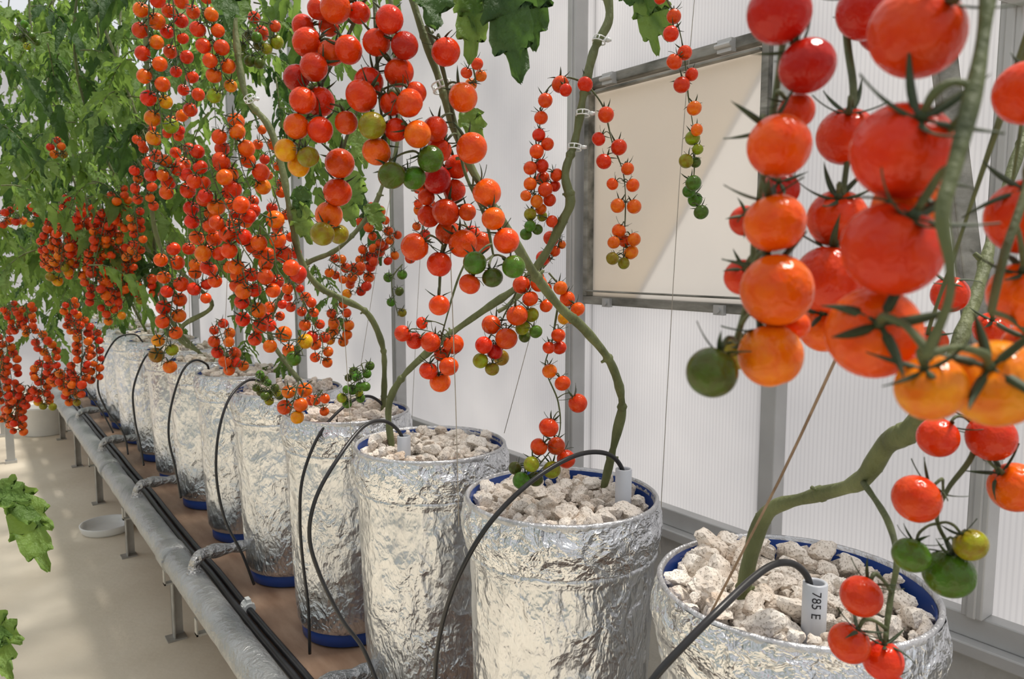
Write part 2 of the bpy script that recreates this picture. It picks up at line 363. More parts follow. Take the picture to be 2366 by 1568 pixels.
for i,y in enumerate(BY):
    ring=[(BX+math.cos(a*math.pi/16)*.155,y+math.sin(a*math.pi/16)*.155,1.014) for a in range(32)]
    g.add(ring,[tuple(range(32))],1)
    rest=stoneset(BX,y,1.028,85 if i<7 else 50,.022,26,.010) if i>=3 else []
    for x,yy,z,s in rest:
        me=random.choice(SM); R=Matrix.Rotation(ru(0,6),3,'Z')@Matrix.Rotation(ru(0,6),3,'X')
        g.add([R@v.co*s*1.1+Vector((x,yy,z)) for v in me.vertices],[tuple(p.vertices) for p in me.polygons],0)
for x,y,z,s in S[300:]:
    me=random.choice(SM); R=Matrix.Rotation(ru(0,6),3,'Z'); g.add([R@v.co*s+Vector((x,y,z)) for v in me.vertices],[tuple(p.vertices) for p in me.polygons],0)
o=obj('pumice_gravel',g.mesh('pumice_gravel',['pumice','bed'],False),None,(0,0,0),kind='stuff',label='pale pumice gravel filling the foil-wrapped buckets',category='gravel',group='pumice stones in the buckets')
# ---------------------------------------------------------------- drip stubs and tubes
def stub(p,r,h,text=False):
    e=empty('drip_pipe_stub',p,'short grey plastic pipe stub standing in pumice'+(' with black printed characters' if text else ''),'plastic pipe','pipe stubs in the buckets')
    g=Geo(); n=32; rows=[(r,-.03),(r,h-.001),(r-.0008,h),(r-.0032,h),(r-.004,h-.002),(r-.004,-.03)]
    V=[(math.cos(2*math.pi*k/n)*a,math.sin(2*math.pi*k/n)*a,z) for a,z in rows for k in range(n)]
    F=[(i*n+k,i*n+(k+1)%n,(i+1)*n+(k+1)%n,(i+1)*n+k) for i in range(len(rows)-1) for k in range(n)]
    g.add(V,F); obj('pipe_wall',g.mesh('pipe_wall',['pvc']),e)
    if text:
        c=bpy.data.curves.new('t','FONT'); c.body='785 E'; c.size=.0142; c.align_x='LEFT'; c.align_y='CENTER'; c.resolution_u=3
        to=bpy.data.objects.new('t',c); COL.objects.link(to); bpy.context.view_layer.update()
        me=bpy.data.meshes.new_from_object(to.evaluated_get(bpy.context.evaluated_depsgraph_get())); bpy.data.objects.remove(to)
        import bmesh
        bm=bmesh.new(); bm.from_mesh(me); bmesh.ops.subdivide_edges(bm,edges=[q for q in bm.edges if q.calc_length()>.003],cuts=3); bm.to_mesh(me); bm.free()
        d=math.atan2(-p[1],-p[0])+.12
        for v in me.vertices:
            x,y=v.co.x,v.co.y   # text runs downwards along the pipe
            a=d+y/r
            v.co=Vector((math.cos(a)*(r+.0004),math.sin(a)*(r+.0004),h-.006-x))
        me.materials.clear(); me.materials.append(M['ink']); obj('printed_text',me,e,label='black printed characters 785 E')
stub(Vector((s1.x,s1.y,s1.z-.06)),.0136,.06,True); stub(Vector((s2.x,s2.y,s2.z-.075)),.0142,.075); stub(Vector((s3.x,s3.y,s3.z-.06)),.0145,.06)
for px,py,d in ((628,862,2.45),(700,880,2.3)):
    p=from_pixel(px,py,d); stub(Vector((p.x,p.y,1.0)),.012,max(.04,p.z-1.0))
TUB=[[(1874,1400,.86),(1868,1338,.86),(1835,1303,.85),(1790,1303,.835),(1740,1335,.81),(1660,1410,.765),(1590,1480,.75),(1510,1568,.745),(1440,1680,.75)],
[(1438,1130,1.30),(1436,1080,1.30),(1400,1047,1.28),(1330,1052,1.24),(1230,1110,1.18),(1130,1210,1.15),(1060,1330,1.16),(1020,1450,1.19),(1005,1568,1.22),(1010,1700,1.25)],
[(930,1040,1.63),(926,1003,1.63),(890,973,1.61),(840,985,1.55),(780,1060,1.47),(730,1150,1.44),(715,1240,1.44),(740,1330,1.45),(790,1430,1.46),(840,1500,1.47),(880,1600,1.47)],
[(886,960,2.03),(884,935,2.02),(850,915,1.98),(800,935,1.92),(740,1000,1.86),(700,1100,1.84),(693,1200,1.84),(700,1300,1.85),(712,1400,1.86),(716,1510,1.87)],
[(607,905,2.40),(603,882,2.38),(570,880,2.34),(530,920,2.26),(505,1000,2.22),(500,1100,2.22),(520,1200,2.23),(560,1280,2.25),(587,1350,2.27)],
[(482,860,2.8),(478,842,2.78),(450,832,2.72),(420,860,2.66),(395,940,2.63),(390,1010,2.63),(405,1080,2.64),(418,1150,2.66)],
[(370,830,3.2),(352,812,3.15),(330,835,3.1),(308,900,3.06),(312,970,3.06),(325,1030,3.08),(332,1075,3.1)],
[(330,790,3.6),(310,772,3.56),(270,782,3.5),(240,830,3.46),(226,890,3.45),(245,945,3.47),(285,1000,3.5),(296,1050,3.5)],
[(290,770,4.0),(270,752,4.0),(225,775,3.9),(190,830,3.88),(195,890,3.88),(235,950,3.9),(262,1000,3.9)]]
for T in TUB:
    g=Geo(); pts=[from_pixel(*q) for q in T]; g.tube(pts,.0040,10,sm=8)
    off=pts[0]; obj('drip_tube',g.mesh('drip_tube',['black'],True,off),None,off,label='thin black drip tube arching over a foil bucket rim',category='tube',group='black drip tubes')
# ---------------------------------------------------------------- strings
ST=[([(1608,-40,1.62),(1570,420,1.6),(1528,1160,1.55),(1526,1280,1.5)],'string'),([(1030,300,1.05),(1052,900,1.12),(1060,1215,1.14)],'string'),([(775,440,1.5),(795,750,1.6),(815,1060,1.62)],'string'),
([(1935,820,.60),(1800,1110,.72),(1640,1420,.86)],'stringb'),([(1240,720,1.6),(1165,1000,1.72)],'string'),([(915,400,2.2),(880,560,2.2),(825,900,2.15)],'string'),([(985,340,2.3),(965,700,2.3),(950,1000,2.2)],'string'),
([(545,250,2.2),(520,760,2.3),(525,860,2.3)],'string'),([(430,400,2.5),(440,800,2.6)],'string'),([(300,200,2.9),(312,700,3.1),(315,800,3.2)],'string')]
for pl,m in ST:
    g=Geo(); pts=[from_pixel(*q) for q in pl]; g.tube(pts,.0008 if m=='string' else .0013,6,sm=3)
    off=pts[0]; obj('support_string',g.mesh('support_string',[m],True,off),None,off,label=('brown' if m=='stringb' else 'thin grey')+' support string tied down beside a bucket',category='string',group='plant support strings')
# ---------------------------------------------------------------- leaves
def leaflet(g,base,dr,nrm,L,W,mi=0,droop=.35,fold=.25,seed=0,rows=13,wv=.09):
    dr=dr.normalized(); side=dr.cross(nrm)
    if side.length<1e-4: side=dr.orthogonal()
    side.normalize(); nrm=side.cross(dr).normalized()
    V=[];us=(-1,-.5,0,.5,1) if rows<16 else (-1,-.75,-.5,-.25,0,.25,.5,.75,1); nu=len(us)
    for i in range(rows):
        t=i/(rows-1); w=math.sin(math.pi*min(1,(t*.94+.03))**.75)**.9
        lob=1+.20*math.cos(t*math.pi*6+.6*math.sin(seed))*(1-t*.4)*(i>0)+.10*math.sin(t*37+seed)*(rows>12)
        wx=W*.5*w*lob
        for u in us:
            wav=wv*W*math.sin(t*15+u*3+seed*2)*abs(u)+(.035*W*math.sin(t*31+u*9+seed) if rows>12 else 0)
            p=base+dr*(L*(t - .10*abs(u)*w*(1 if lob<1 else -.6)))+side*(u*wx*(1-.25*fold*abs(u)))+nrm*(-fold*W*.5*abs(u)*w*(-1)+wav)
            p=p+Vector((0,0,-1))*droop*L*t*t
            V.append(p)
    F=[(i*nu+k,i*nu+k+1,(i+1)*nu+k+1,(i+1)*nu+k) for i in range(rows-1) for k in range(nu-1)]
    g.add(V,F,mi)
def compound(g,base,dr,L,seed,mi=0,rows=9):
    r=random.Random(seed); dr=dr.normalized(); down=Vector((0,0,-1))
    pts=[base+dr*L*t+down*L*.75*t*t for t in (0,.25,.5,.75,1)]
    g.tube(pts,[.0028,.0024,.002,.0016,.001],5,1,sm=2)
    side=dr.cross(Vector((0,0,1)))
    if side.length<.1: side=Vector((1,0,0))
    side.normalize()
    for t,sz in ((.22,.2),(.35,.38),(.5,.2),(.62,.46),(.72,.2),(.85,.40)):
        p=base+dr*L*t+down*L*.75*t*t
        tang=(dr+down*1.5*t).normalized()
        for s in (-1,1):
            d=(tang*.5+side*s*1.0+down*r.uniform(.1,1.1)+Vector((r.uniform(-.4,.4),r.uniform(-.4,.4),0))); n=Vector((r.uniform(-.8,.8),r.uniform(-.8,.8),1))
            leaflet(g,p,d,n,L*sz*r.uniform(.8,1.2),L*sz*.55,mi,r.uniform(.2,.8),r.uniform(.1,.6),r.uniform(0,9),rows,.16)
    leaflet(g,pts[-1],(dr+down*1.6),Vector((r.uniform(-.6,.6),r.uniform(-.6,.6),1)),L*.5,L*.30,mi,.3,.3,r.uniform(0,9),rows,.16)
def clip(parent,p,t,R=.0125):
    g=Geo(); t=t.normalized(); a=t.orthogonal().normalized(); b=t.cross(a)
    for h in (-.004,.004):
        g.tube([p+t*h+(a*math.cos(k*math.pi/9)+b*math.sin(k*math.pi/9))*R for k in range(19)],.0012,6,sm=1)
    for k in range(0,18,3):
        q=(a*math.cos(k*math.pi/9)+b*math.sin(k*math.pi/9))*R; g.tube([p+q-t*.004,p+q+t*.004],.0013,5,sm=1)
    c=p+_R*(R+.003); g.box(c-Vector((.005,.005,.003)),c+Vector((.005,.005,.003)))
    obj('clip',g.mesh('clip',['clip'],True,parent.location),parent,label='clear white plastic plant clip')
def plant(stems,leaves=(),comp=(),clips=(),label='',dark=False,rad=None,pet=()):
    base=stems[0][0]; base=from_pixel(*base[:3]) if base[0]>20 else Vector(base)
    e=empty('tomato_plant',base,label,'tomato plant','tomato plants in foil buckets')
    g=Geo()
    for st in stems:
        P=[from_pixel(*q[:3]) if (len(q)>3 or q[0]>20) else Vector(q) for q in st]
        r0=rad or .008
        rr=[.86*(q[3] if len(q)>3 else r0*(1-.3*i/len(st))) for i,q in enumerate(st)]
        Q=g.tube(P,rr,12,sm=7,wob=.45)
        for i in range(4,len(Q)-2,9):   # node swellings
            t=(Q[i+1]-Q[i-1]).normalized(); rl=rr[min(len(rr)-1,i//7)]; g.tube([Q[i]-t*.010,Q[i]+t*.001,Q[i]+t*.009],[rl*.75,rl*1.22,rl*.75],10,sm=2)
            if i%2==0:
                sd=t.cross(_F).normalized()*(1 if i%4 else -1); g.tube([Q[i],Q[i]+sd*.013+t*.003],[.0035,.0022],6,sm=1)
    obj('stem',g.mesh('stem',['stem'],True,base),e)
    if leaves or comp:
        g=Geo()
        for (u,v,d,u2,v2,d2,w,dk) in leaves:
            a=from_pixel(u,v,d); b=from_pixel(u2,v2,d2); nrm=(CAMP-a).normalized()+Vector((ru(-.5,.5),ru(-.5,.5),ru(0,.6)))
            leaflet(g,a,b-a,nrm,(b-a).length,w,2 if dk else 0,.05,ru(.2,.45),ru(0,9),25)
        for pl in pet: g.tube([from_pixel(*q) for q in pl],.0018,6,1,sm=4)
        for i,(b,d,L,dk) in enumerate(comp): compound(g,b,d,L,random.randint(0,99999),2 if dk else 0)
        obj('foliage',g.mesh('foliage',['leaf','stem','leafd'],True,base),e)
    for (u,v,d,u2,v2) in clips: clip(e,from_pixel(u,v,d),from_pixel(u2,v2,d)-from_pixel(u,v,d))
    return e
def cloud(cx,cy,z0,z1,sx,sy,n,L,dk=.3):
    out=[]
    for _ in range(n):
        p=Vector((random.gauss(cx,sx),random.gauss(cy,sy),ru(z0,z1)))
        if p.x>1.2: p.x=1.2-rnd()*.3
        d=Vector((ru(-1,1),ru(-1,1),ru(-.2,.5))); out.append((p,d,L*ru(.7,1.2),rnd()<dk))
    return out
# plants 1-4 (hand-traced)
plant([[(1712,1410,.93,.0105),(1728,1310,.92,.0098),(1772,1185,.89,.0094),(1880,1145,.82,.0090),(1985,1112,.74,.0092),(2050,1025,.68,.0104),(2110,985,.64,.0104),(2190,850,.64,.0075),(2262,660,.68,.0068),(2310,480,.74,.0060),(2390,250,.80,.0055)],
  [(2110,985,.64,.008),(2150,930,.62,.0075),(2185,900,.61,.006)]],[],[],[],'thick bent tomato vine rising from a bucket heaped with pumice',rad=.0095)
plant([[(1395,1125,1.38,.0088),(1425,1000,1.33,.0088),(1437,930,1.30,.0085),(1412,840,1.24,.0085),(1350,760,1.16,.008),(1290,705,1.10,.0085),(1220,610,1.0,.0075),(1150,490,.96,.006),(1090,390,.95,.0058),(1048,290,.94,.0055),(1010,170,.94,.0055),(975,70,.93,.0052),(935,-60,.93,.0052)]],
 [(960,-60,.9,1010,60,.88,.065,True),(1165,-60,.86,1205,178,.84,.062,True),(1235,-50,.9,1235,110,.9,.045,True),(1140,-40,.88,1155,80,.88,.05,True),(1100,-40,.9,1085,140,.9,.045,False),(1060,-60,.92,1110,70,.9,.05,False),(500,-60,1.3,530,65,1.28,.06,True),(1075,255,.98,1115,320,.97,.035,False)],
 [],[(1022,200,.94,1035,240)],'arching tomato vine with ripe red trusses growing from a foil bucket')
plant([[(908,1050,1.70,.008),(898,940,1.69,.009),(935,865,1.67,.0085),(1030,780,1.62,.0085),(1120,715,1.55,.0085),(1205,655,1.5,.0085),(1258,590,1.46,.0105),(1300,510,1.43,.010),(1318,465,1.42,.011),(1306,400,1.42,.009),(1330,320,1.42,.0085),(1352,200,1.42,.009),(1375,110,1.42,.009),(1408,40,1.42,.009),(1395,-50,1.42,.009)],
  [(1235,640,1.49,.006),(1180,700,1.5,.006),(1150,720,1.5,.005)]],
 [(1478,-30,1.5,1520,120,1.48,.055,False),(1500,-20,1.5,1545,90,1.5,.05,False),(1440,-50,1.5,1490,10,1.5,.06,True)],
 [],[(1385,92,1.41,1395,60),(1347,262,1.41,1352,200),(1328,340,1.41,1334,300)],'pale green tomato vine clipped to string beside the wall')
plant([[(885,955,2.03,.009),(888,880,2.0,.0085),(884,800,1.97,.009),(850,725,1.92,.0088),(790,690,1.87,.009),(735,660,1.82,.009),(695,600,1.78,.0085),(672,500,1.75,.009),(650,380,1.74,.009),(620,290,1.73,.009),(570,225,1.72,.0085),(548,110,1.72,.0085),(535,-40,1.72,.0085)]],
 [(820,300,1.6,845,385,1.6,.055,False),(800,400,1.6,835,470,1.6,.06,False),(790,440,1.62,820,520,1.62,.05,False),(850,470,1.7,880,530,1.7,.05,False),(690,470,1.75,720,560,1.75,.06,False),(700,430,1.75,690,500,1.75,.05,True)],
 cloud(1.05,2.3,2.0,2.6,.15,.2,9,.18,.1),[(577,228,1.70,560,200)],'tall tomato vine heavy with orange-red cherry trusses in a foil bucket')
plant([[(700,890,2.35,.008),(625,780,2.4,.008),(640,700,2.38,.0085),(700,615,2.3,.0085),(780,575,2.2,.008),(850,500,2.2,.008),(885,425,2.2,.008),(920,300,2.2,.007),(900,-40,2.2,.007)]],
 [],cloud(.98,2.9,1.75,2.7,.18,.3,28,.18,.15)+cloud(1.0,2.9,1.1,1.5,.12,.15,8,.13,.0),[],'tomato vine with bushy upper leaves in a foil bucket')
plant([[(460,812,2.8,.009),(415,785,2.78,.009),(425,750,2.74,.0085),(490,705,2.7,.008),(430,640,2.6,.008),(375,580,2.55,.008),(350,480,2.5,.0085),(350,360,2.5,.008),(330,-40,2.5,.008)]],
 [],cloud(.80,3.2,1.6,2.75,.2,.3,40,.18,.25)+cloud(.92,2.9,1.05,1.5,.1,.2,9,.13,.0),[],'leafy tomato vine bending over the aisle side of its bucket')
for i in range(6,15):
    y=BY[i]; x=BX; z=.98; ph=i*1.7
    lean=-.25+.12*math.sin(ph)
    st=[(x+.04,y+.03,z)]
    for k in range(1,9):
        t=k/8; st.append((x+lean*math.sin(t*2.2)+.05*math.sin(ph+k),y+.12*math.sin(ph*2+k*.8),z+t*(1.9+.12*(i-6))))
    c=cloud(.54+.02*(i%3),y,1.40,2.6+.09*(i-5),.27,.25,46,.18,.3)
    if i>=8: c+=cloud(.5,y,1.1,1.5,.25,.25,11,.15,.2)
    plant([st],[],c,[],'dense leafy tomato plant with hanging clusters in the bucket row')
# aisle plant with low leaves
e=plant([[(-.20,1.02,0.0),(-.22,1.04,.5),(-.20,1.02,1.0),(-.24,1.04,1.7)]],
 [(-20,1135,1.0,72,1150,.98,.045,False),(0,1130,1.0,122,1215,1.0,.045,False),(35,1165,1.0,112,1312,.98,.045,False),(-40,1440,.95,52,1478,.95,.045,False),(-30,1450,.95,28,1562,.93,.04,False)],[],[],'tomato plant at the aisle with low bright drooping leaves',
 pet=[[(-330,1080,.98),(-150,1105,1.0),(0,1130,1.0),(50,1180,1.0)],[(-330,1380,.95),(-150,1410,.95),(-20,1450,.95)]])
e['group']='plants along the aisle'
# unseen opposite row, added to put dark and green reflections in the foil
for y in (-1.1,-.3,.6,1.5,2.4,3.3,4.2):
    e=plant([[(-1.5,y,0),(-1.48,y+.05,.8),(-1.52,y,1.6),(-1.5,y,2.5)]],[],cloud(-1.5,y,.5,2.5,.12,.25,40,.26,.6),[],'unseen leafy tomato plant added across the aisle for foil reflections'); e['group']='plants along the aisle'
# ---------------------------------------------------------------- tomatoes
def calyx(g,mi,seed=0):
    r=random.Random(seed)
    for s in range(5):
        a=2*math.pi*s/5+r.uniform(-.25,.25); d=Vector((math.cos(a),math.sin(a),0)); sd=Vector((-d.y,d.x,0)); V=[]; L=r.uniform(1.1,1.5); lift=r.uniform(.0,.9); curl=r.uniform(-.35,.35)
        for i in range(9):
            t=i/8; rr=.06+L*t*(1-.12*lift*t); w=.105*math.sin(math.pi*(.24+.76*t))**.9+.004
            zz=.86+.12*math.sin(t*2.0)-.05+lift*t*t*.9-(.42*t*t if lift<.25 else 0)
            p=d*rr+sd*curl*t*t+Vector((0,0,zz)); V+= [p-sd*w,p+Vector((0,0,.035)),p+sd*w,p-Vector((0,0,.03))]
        F=[(i*4+k,i*4+(k+1)%4,(i+1)*4+(k+1)%4,(i+1)*4+k) for i in range(8) for k in range(4)]
        g.add(V,F,mi)
    g.tube([(0,0,.76),(0,0,.92),(0,0,1.05)],[.16,.12,.08],8,mi,sm=1)
def tomato_mesh(withcalyx,seed=0):
    g=Geo(); ns,nr=32,22; V=[]
    for i in range(nr+1):
        th=math.pi*i/nr; st,ct=math.sin(th),math.cos(th)
        z=ct*.97; r=st*1.0
        z-= .16*math.exp(-(st/.28)**2)*(ct>0); z+=.04*math.exp(-(st/.2)**2)*(ct<0)
        for k in range(ns):
            a=2*math.pi*k/ns; V.append((r*math.cos(a),r*math.sin(a),z))
    F=[(i*ns+k,(i+1)*ns+k,(i+1)*ns+(k+1)%ns,i*ns+(k+1)%ns) for i in range(nr) for k in range(ns)]
    g.add(V,F,0)
    if withcalyx: calyx(g,1,seed)
    return g
TM=tomato_mesh(False).mesh('tomato',['tomato'])
TMC=[tomato_mesh(True,s).mesh('tomato',['tomato','calyx']) for s in range(4)]
CM=[]
for s in range(6):
    g=Geo(); calyx(g,0,s); CM.append(g.mesh('calyx',['calyx']))
COLR={'d':(.48,.015,.006),'r':(.68,.045,.005),'o':(.79,.100,.004),'y':(.77,.23,.005),'l':(.26,.21,.012),'g':(.070,.125,.014)}
placed=[]
TL={'d':'deep red ripe cherry tomato','r':'glossy red cherry tomato','o':'orange-red cherry tomato','y':'amber ripening cherry tomato','l':'yellow-green ripening cherry tomato','g':'unripe green cherry tomato'}
def truss(rach,toms,label,rr=None,front=False):
    """rach: [(u,v,d)], toms: [(u,v,rpx,col,d)]"""
    RP=[from_pixel(*q) for q in rach]; g=Geo()
    d0=rach[0][2]; r0=rr or .0024
    Q=g.tube(RP,[r0*(1-.5*i/len(RP)) for i in range(len(RP))],8,sm=8,wob=.4)
    e=empty('cherry_tomato_truss',RP[0],label,'tomato cluster','cherry tomato trusses')
    for (u,v,rp,c,d) in toms:
        d+=random.uniform(-.01,.01)*(0 if front else 1)
        for _ in range(40):
            P=from_pixel(u,v,d); rm=rp*d/FPX
            if all((P-q).length>=(rm+s)*.97 for q,s in placed if abs(q.x-P.x)<.06): break
            d+=.008
        placed.append((P,rm))
        near=min(range(len(Q)),key=lambda i:(Q[i]-P-Vector((0,0,rm*.9))).length); at=Q[near]
        up=(at-P); up=(up.normalized()*.8+Vector((0,0,.4))+Vector((ru(-.25,.25),ru(-.25,.25),0))+(CAMP-P).normalized()*ru(.05,.6)).normalized()
        o=bpy.data.objects.new('tomato',TM if d<1.75 else random.choice(TMC)); o.location=P-RP[0]
        o.rotation_mode='QUATERNION'; o.rotation_quaternion=up.to_track_quat('Z','Y')@Matrix.Rotation(ru(0,6),3,'Z').to_quaternion()
        o.scale=(rm*ru(.96,1.03),rm*ru(.96,1.03),rm*ru(.93,1.05))
        cc=COLR[c]; j=ru(.88,1.08); o.color=(min(1,cc[0]*j),cc[1]*(ru(.75,1.25) if d<.6 else ru(.65,1.6)),cc[2],1); link(o,e); o['label']=TL[c]
        if d<1.75:
            q=bpy.data.objects.new('calyx',random.choice(CM)); link(q,o)
        top=P+up*rm*.95; kn=top+up*rm*.45
        g.tube([at,at.lerp(kn,.5)+Vector((0,0,rm*.15)),kn,top],[r0*.6,max(.0008,r0*.45),r0*.6,r0*.5],6,sm=3)
    obj('truss_stalk',g.mesh('truss_stalk',['rachis'],True,RP[0]),e)
    return e
def D_(l,d): return [(u,v,r,c,d) for (u,v,r,c) in l]
# --- nearest trusses
truss([(1855,-60,.38),(1815,70,.375),(1795,200,.38),(1770,370,.38),(1745,520,.385),(1735,660,.385),(1700,790,.385)],
 D_([(1800,337,73,'o'),(1790,515,72,'o'),(1795,670,84,'o'),(1780,820,73,'y'),(1645,860,60,'g'),(1865,152,64,'d'),(1800,30,72,'d'),(1838,752,34,'o'),(1840,258,42,'r')],.355)+D_([(1802,440,44,'d'),(1715,640,42,'r'),(1722,510,36,'r'),(1700,815,40,'l')],.42),'large drooping truss of red-orange cherry tomatoes with green tip',.0022,True)
truss([(1945,-60,.43),(1958,100,.43),(1972,230,.42),(1950,430,.42),(1925,600,.43),(1890,700,.43)],
 D_([(1955,315,65,'r'),(1935,505,67,'r'),(1915,645,78,'r'),(1905,755,60,'o'),(2000,25,66,'d'),(2045,60,62,'d')],.42),'dark stalked truss of ripe red cherry tomatoes',.0022)
truss([(2290,-70,.27),(2262,150,.262),(2215,350,.255),(2178,490,.25),(2195,610,.25),(2190,700,.255),(2140,820,.265)],
 D_([(2085,350,114,'r'),(2060,575,113,'r'),(2018,768,105,'o'),(2118,75,108,'r'),(2150,895,80,'y'),(2300,885,102,'y'),(2100,480,80,'o')],.285),'very large glossy red cherry tomatoes on a thick green stalk',.0030,True)
truss([(2410,-40,.40),(2390,180,.36),(2385,380,.33),(2320,590,.32),(2290,720,.33)],
 D_([(2372,215,72,'r'),(2372,500,86,'r'),(2365,680,78,'o'),(2380,800,60,'o')],.35)+D_([(2195,680,42,'r'),(2150,790,38,'r'),(2290,760,40,'r')],.6),'red cherry tomatoes on spiky green stalk',.0024)
truss([(1995,1115,.72),(2050,1200,.64),(2072,1290,.6),(2058,1380,.59),(2048,1480,.58),(2066,1600,.58)],
 D_([(1990,1377,47,'r'),(1962,1485,48,'r'),(2040,1525,46,'r'),(2062,1585,30,'d')],.56),'short truss of red cherry tomatoes dangling over a bucket of pumice',.0030)
truss([(2235,930,.56),(2250,1040,.55),(2190,1130,.55),(2165,1200,.55),(2200,1270,.55)],
 D_([(2167,1010,46,'r'),(2290,1010,54,'r'),(2345,1125,57,'o'),(2118,1152,56,'r'),(2105,1282,42,'g'),(2193,1325,56,'g'),(2243,1258,38,'l')],.53),'branching truss with red tomatoes and green ones at its end',.002)
# --- centre trusses
truss([(860,-40,.93),(800,90,.93),(740,200,.92),(700,300,.92),(680,390,.92)],
 D_([(775,18,36,'r'),(725,155,33,'r'),(805,115,33,'r'),(765,122,30,'r'),(710,98,34,'r'),(735,20,26,'r'),(700,232,31,'r'),(740,235,34,'r'),(685,180,30,'d'),(685,292,29,'o'),(740,300,30,'r'),(660,347,27,'y'),(712,362,26,'l'),(690,382,26,'y'),(800,283,27,'r'),(700,60,26,'r'),(830,30,26,'r'),(760,60,24,'r')],.88),'heavy truss of glossy red cherry tomatoes turning amber below',.0026)
truss([(865,-30,.90),(870,110,.89),(875,200,.89),(885,290,.89),(905,390,.89)],
 D_([(900,45,33,'r'),(935,105,32,'d'),(922,167,35,'r'),(835,222,38,'r'),(852,190,34,'r'),(870,98,32,'r'),(945,238,34,'r'),(960,215,26,'r'),(860,290,32,'l'),(870,350,33,'o'),(965,310,32,'o'),(995,367,32,'g'),(905,405,32,'g'),(957,411,28,'g'),(905,240,28,'r'),(915,300,27,'r')],.85),'thick truss of red cherry tomatoes ending in dark green fruit',.0026)
truss([(905,60,.97),(850,200,.97),(800,320,.97),(775,430,.97),(765,520,.97)],
 D_([(785,377,35,'r'),(780,444,33,'r'),(760,497,32,'o'),(745,540,28,'l'),(783,541,23,'l')],.93),'hanging string of red tomatoes with yellow-green ends',.0022)
truss([(985,60,.90),(1020,150,.90),(1050,280,.92),(1075,400,.92),(1120,500,.93),(1140,590,.94)],
 D_([(1030,120,34,'r'),(1070,225,34,'o'),(1090,342,36,'o'),(1125,445,33,'o'),(1170,556,31,'o'),(1140,505,28,'o'),(1097,607,27,'g'),(1187,616,27,'g'),(1138,641,24,'g'),(1085,656,25,'r'),(1005,298,30,'r'),(1015,345,28,'r')],.88),'truss of ripe red tomatoes with green fruit along an arched vine',.0028)
truss([(1040,340,.99),(1030,430,.99),(1040,520,.99),(1020,600,.99),(1015,680,.99)],
 D_([(1010,415,33,'d'),(1055,385,28,'r'),(1050,440,27,'r'),(1030,490,32,'r'),(1080,490,20,'r'),(990,500,26,'r'),(958,570,32,'r'),(1035,537,30,'r'),(1070,562,34,'o'),(1110,560,26,'r'),(1015,610,30,'r'),(985,455,20,'r'),(970,420,22,'r'),(1015,705,24,'o'),(1090,540,20,'r')],.95),'crowded truss of shiny red cherry tomatoes',.0026)
truss([(1100,560,1.2),(1060,640,1.2),(1030,740,1.2),(1010,820,1.2)],
 D_([(930,770,20,'r'),(958,787,20,'r'),(995,790,24,'r'),(1048,795,24,'r'),(1037,846,23,'r'),(990,856,22,'r'),(1017,882,24,'o'),(975,746,14,'r'),(1020,818,18,'r')],1.18),'round bunch of bright red cherry tomatoes beside a vine',.0018)
truss([(1215,600,1.25),(1190,680,1.25),(1160,740,1.25),(1140,820,1.25)],
 D_([(1205,658,21,'r'),(1245,655,20,'r'),(1195,728,25,'r'),(1225,690,19,'o'),(1170,782,26,'r'),(1135,750,23,'r'),(1118,797,21,'r'),(1143,812,19,'d'),(1110,833,18,'l'),(1158,826,19,'l'),(1137,852,17,'l'),(1228,727,17,'l'),(1208,757,18,'l'),(1238,766,16,'g'),(1212,777,14,'g'),(1262,706,16,'o')],1.22),'ripening truss of red and yellow-green cherry tomatoes',.0018)
truss([(1290,700,1.3),(1275,790,1.3),(1260,850,1.3),(1290,930,1.3),(1290,1010,1.3),(1240,1080,1.3)],
 D_([(1290,774,17,'r'),(1293,803,17,'r'),(1268,803,15,'r'),(1270,857,18,'o'),(1300,885,19,'r'),(1335,931,22,'r'),(1268,987,23,'r'),(1245,1032,21,'o'),(1285,1030,22,'r'),(1308,1060,22,'r'),(1228,1072,19,'l'),(1275,1085,21,'l'),(1205,1110,21,'g'),(1237,1106,19,'g'),(1190,1081,16,'g')],1.24),'long thin truss reaching down to the pumice, green at its tip',.0018)
truss([(1268,630,1.3),(1300,670,1.3),(1325,720,1.3)],D_([(1295,665,17,'o'),(1311,690,18,'o'),(1335,714,17,'o'),(1303,735,15,'y'),(1320,735,14,'y'),(1262,665,13,'r')],1.28),'small side truss of orange cherry tomatoes',.0016)
truss([(1350,190,1.45),(1300,180,1.45),(1255,225,1.45),(1245,330,1.45),(1235,430,1.45),(1230,530,1.45)],
 D_([(1352,195,18,'r'),(1307,208,15,'r'),(1295,195,20,'r'),(1260,232,17,'r'),(1250,272,16,'r'),(1245,312,15,'r'),(1265,333,15,'r'),(1240,350,17,'o'),(1225,388,16,'r'),(1252,383,16,'r'),(1286,404,15,'r'),(1254,412,17,'r'),(1225,425,16,'o'),(1260,438,17,'r'),(1282,430,13,'r'),(1215,452,13,'o'),(1240,465,15,'o'),(1270,462,15,'r'),(1250,483,13,'o'),(1225,495,15,'l'),(1275,511,14,'r'),(1253,500,12,'l'),(1225,522,14,'g'),(1242,530,13,'g'),(1215,541,14,'g')],1.42),'long dense truss of small red tomatoes fading to green',.0018)
truss([(1320,430,1.5),(1300,520,1.5),(1285,580,1.5),(1255,620,1.5)],D_([(1290,525,13,'r'),(1273,551,18,'r'),(1255,596,18,'r'),(1282,580,13,'o'),(1243,640,15,'o'),(1298,565,10,'o')],1.5),'few red tomatoes beside a thick vine',.0016)
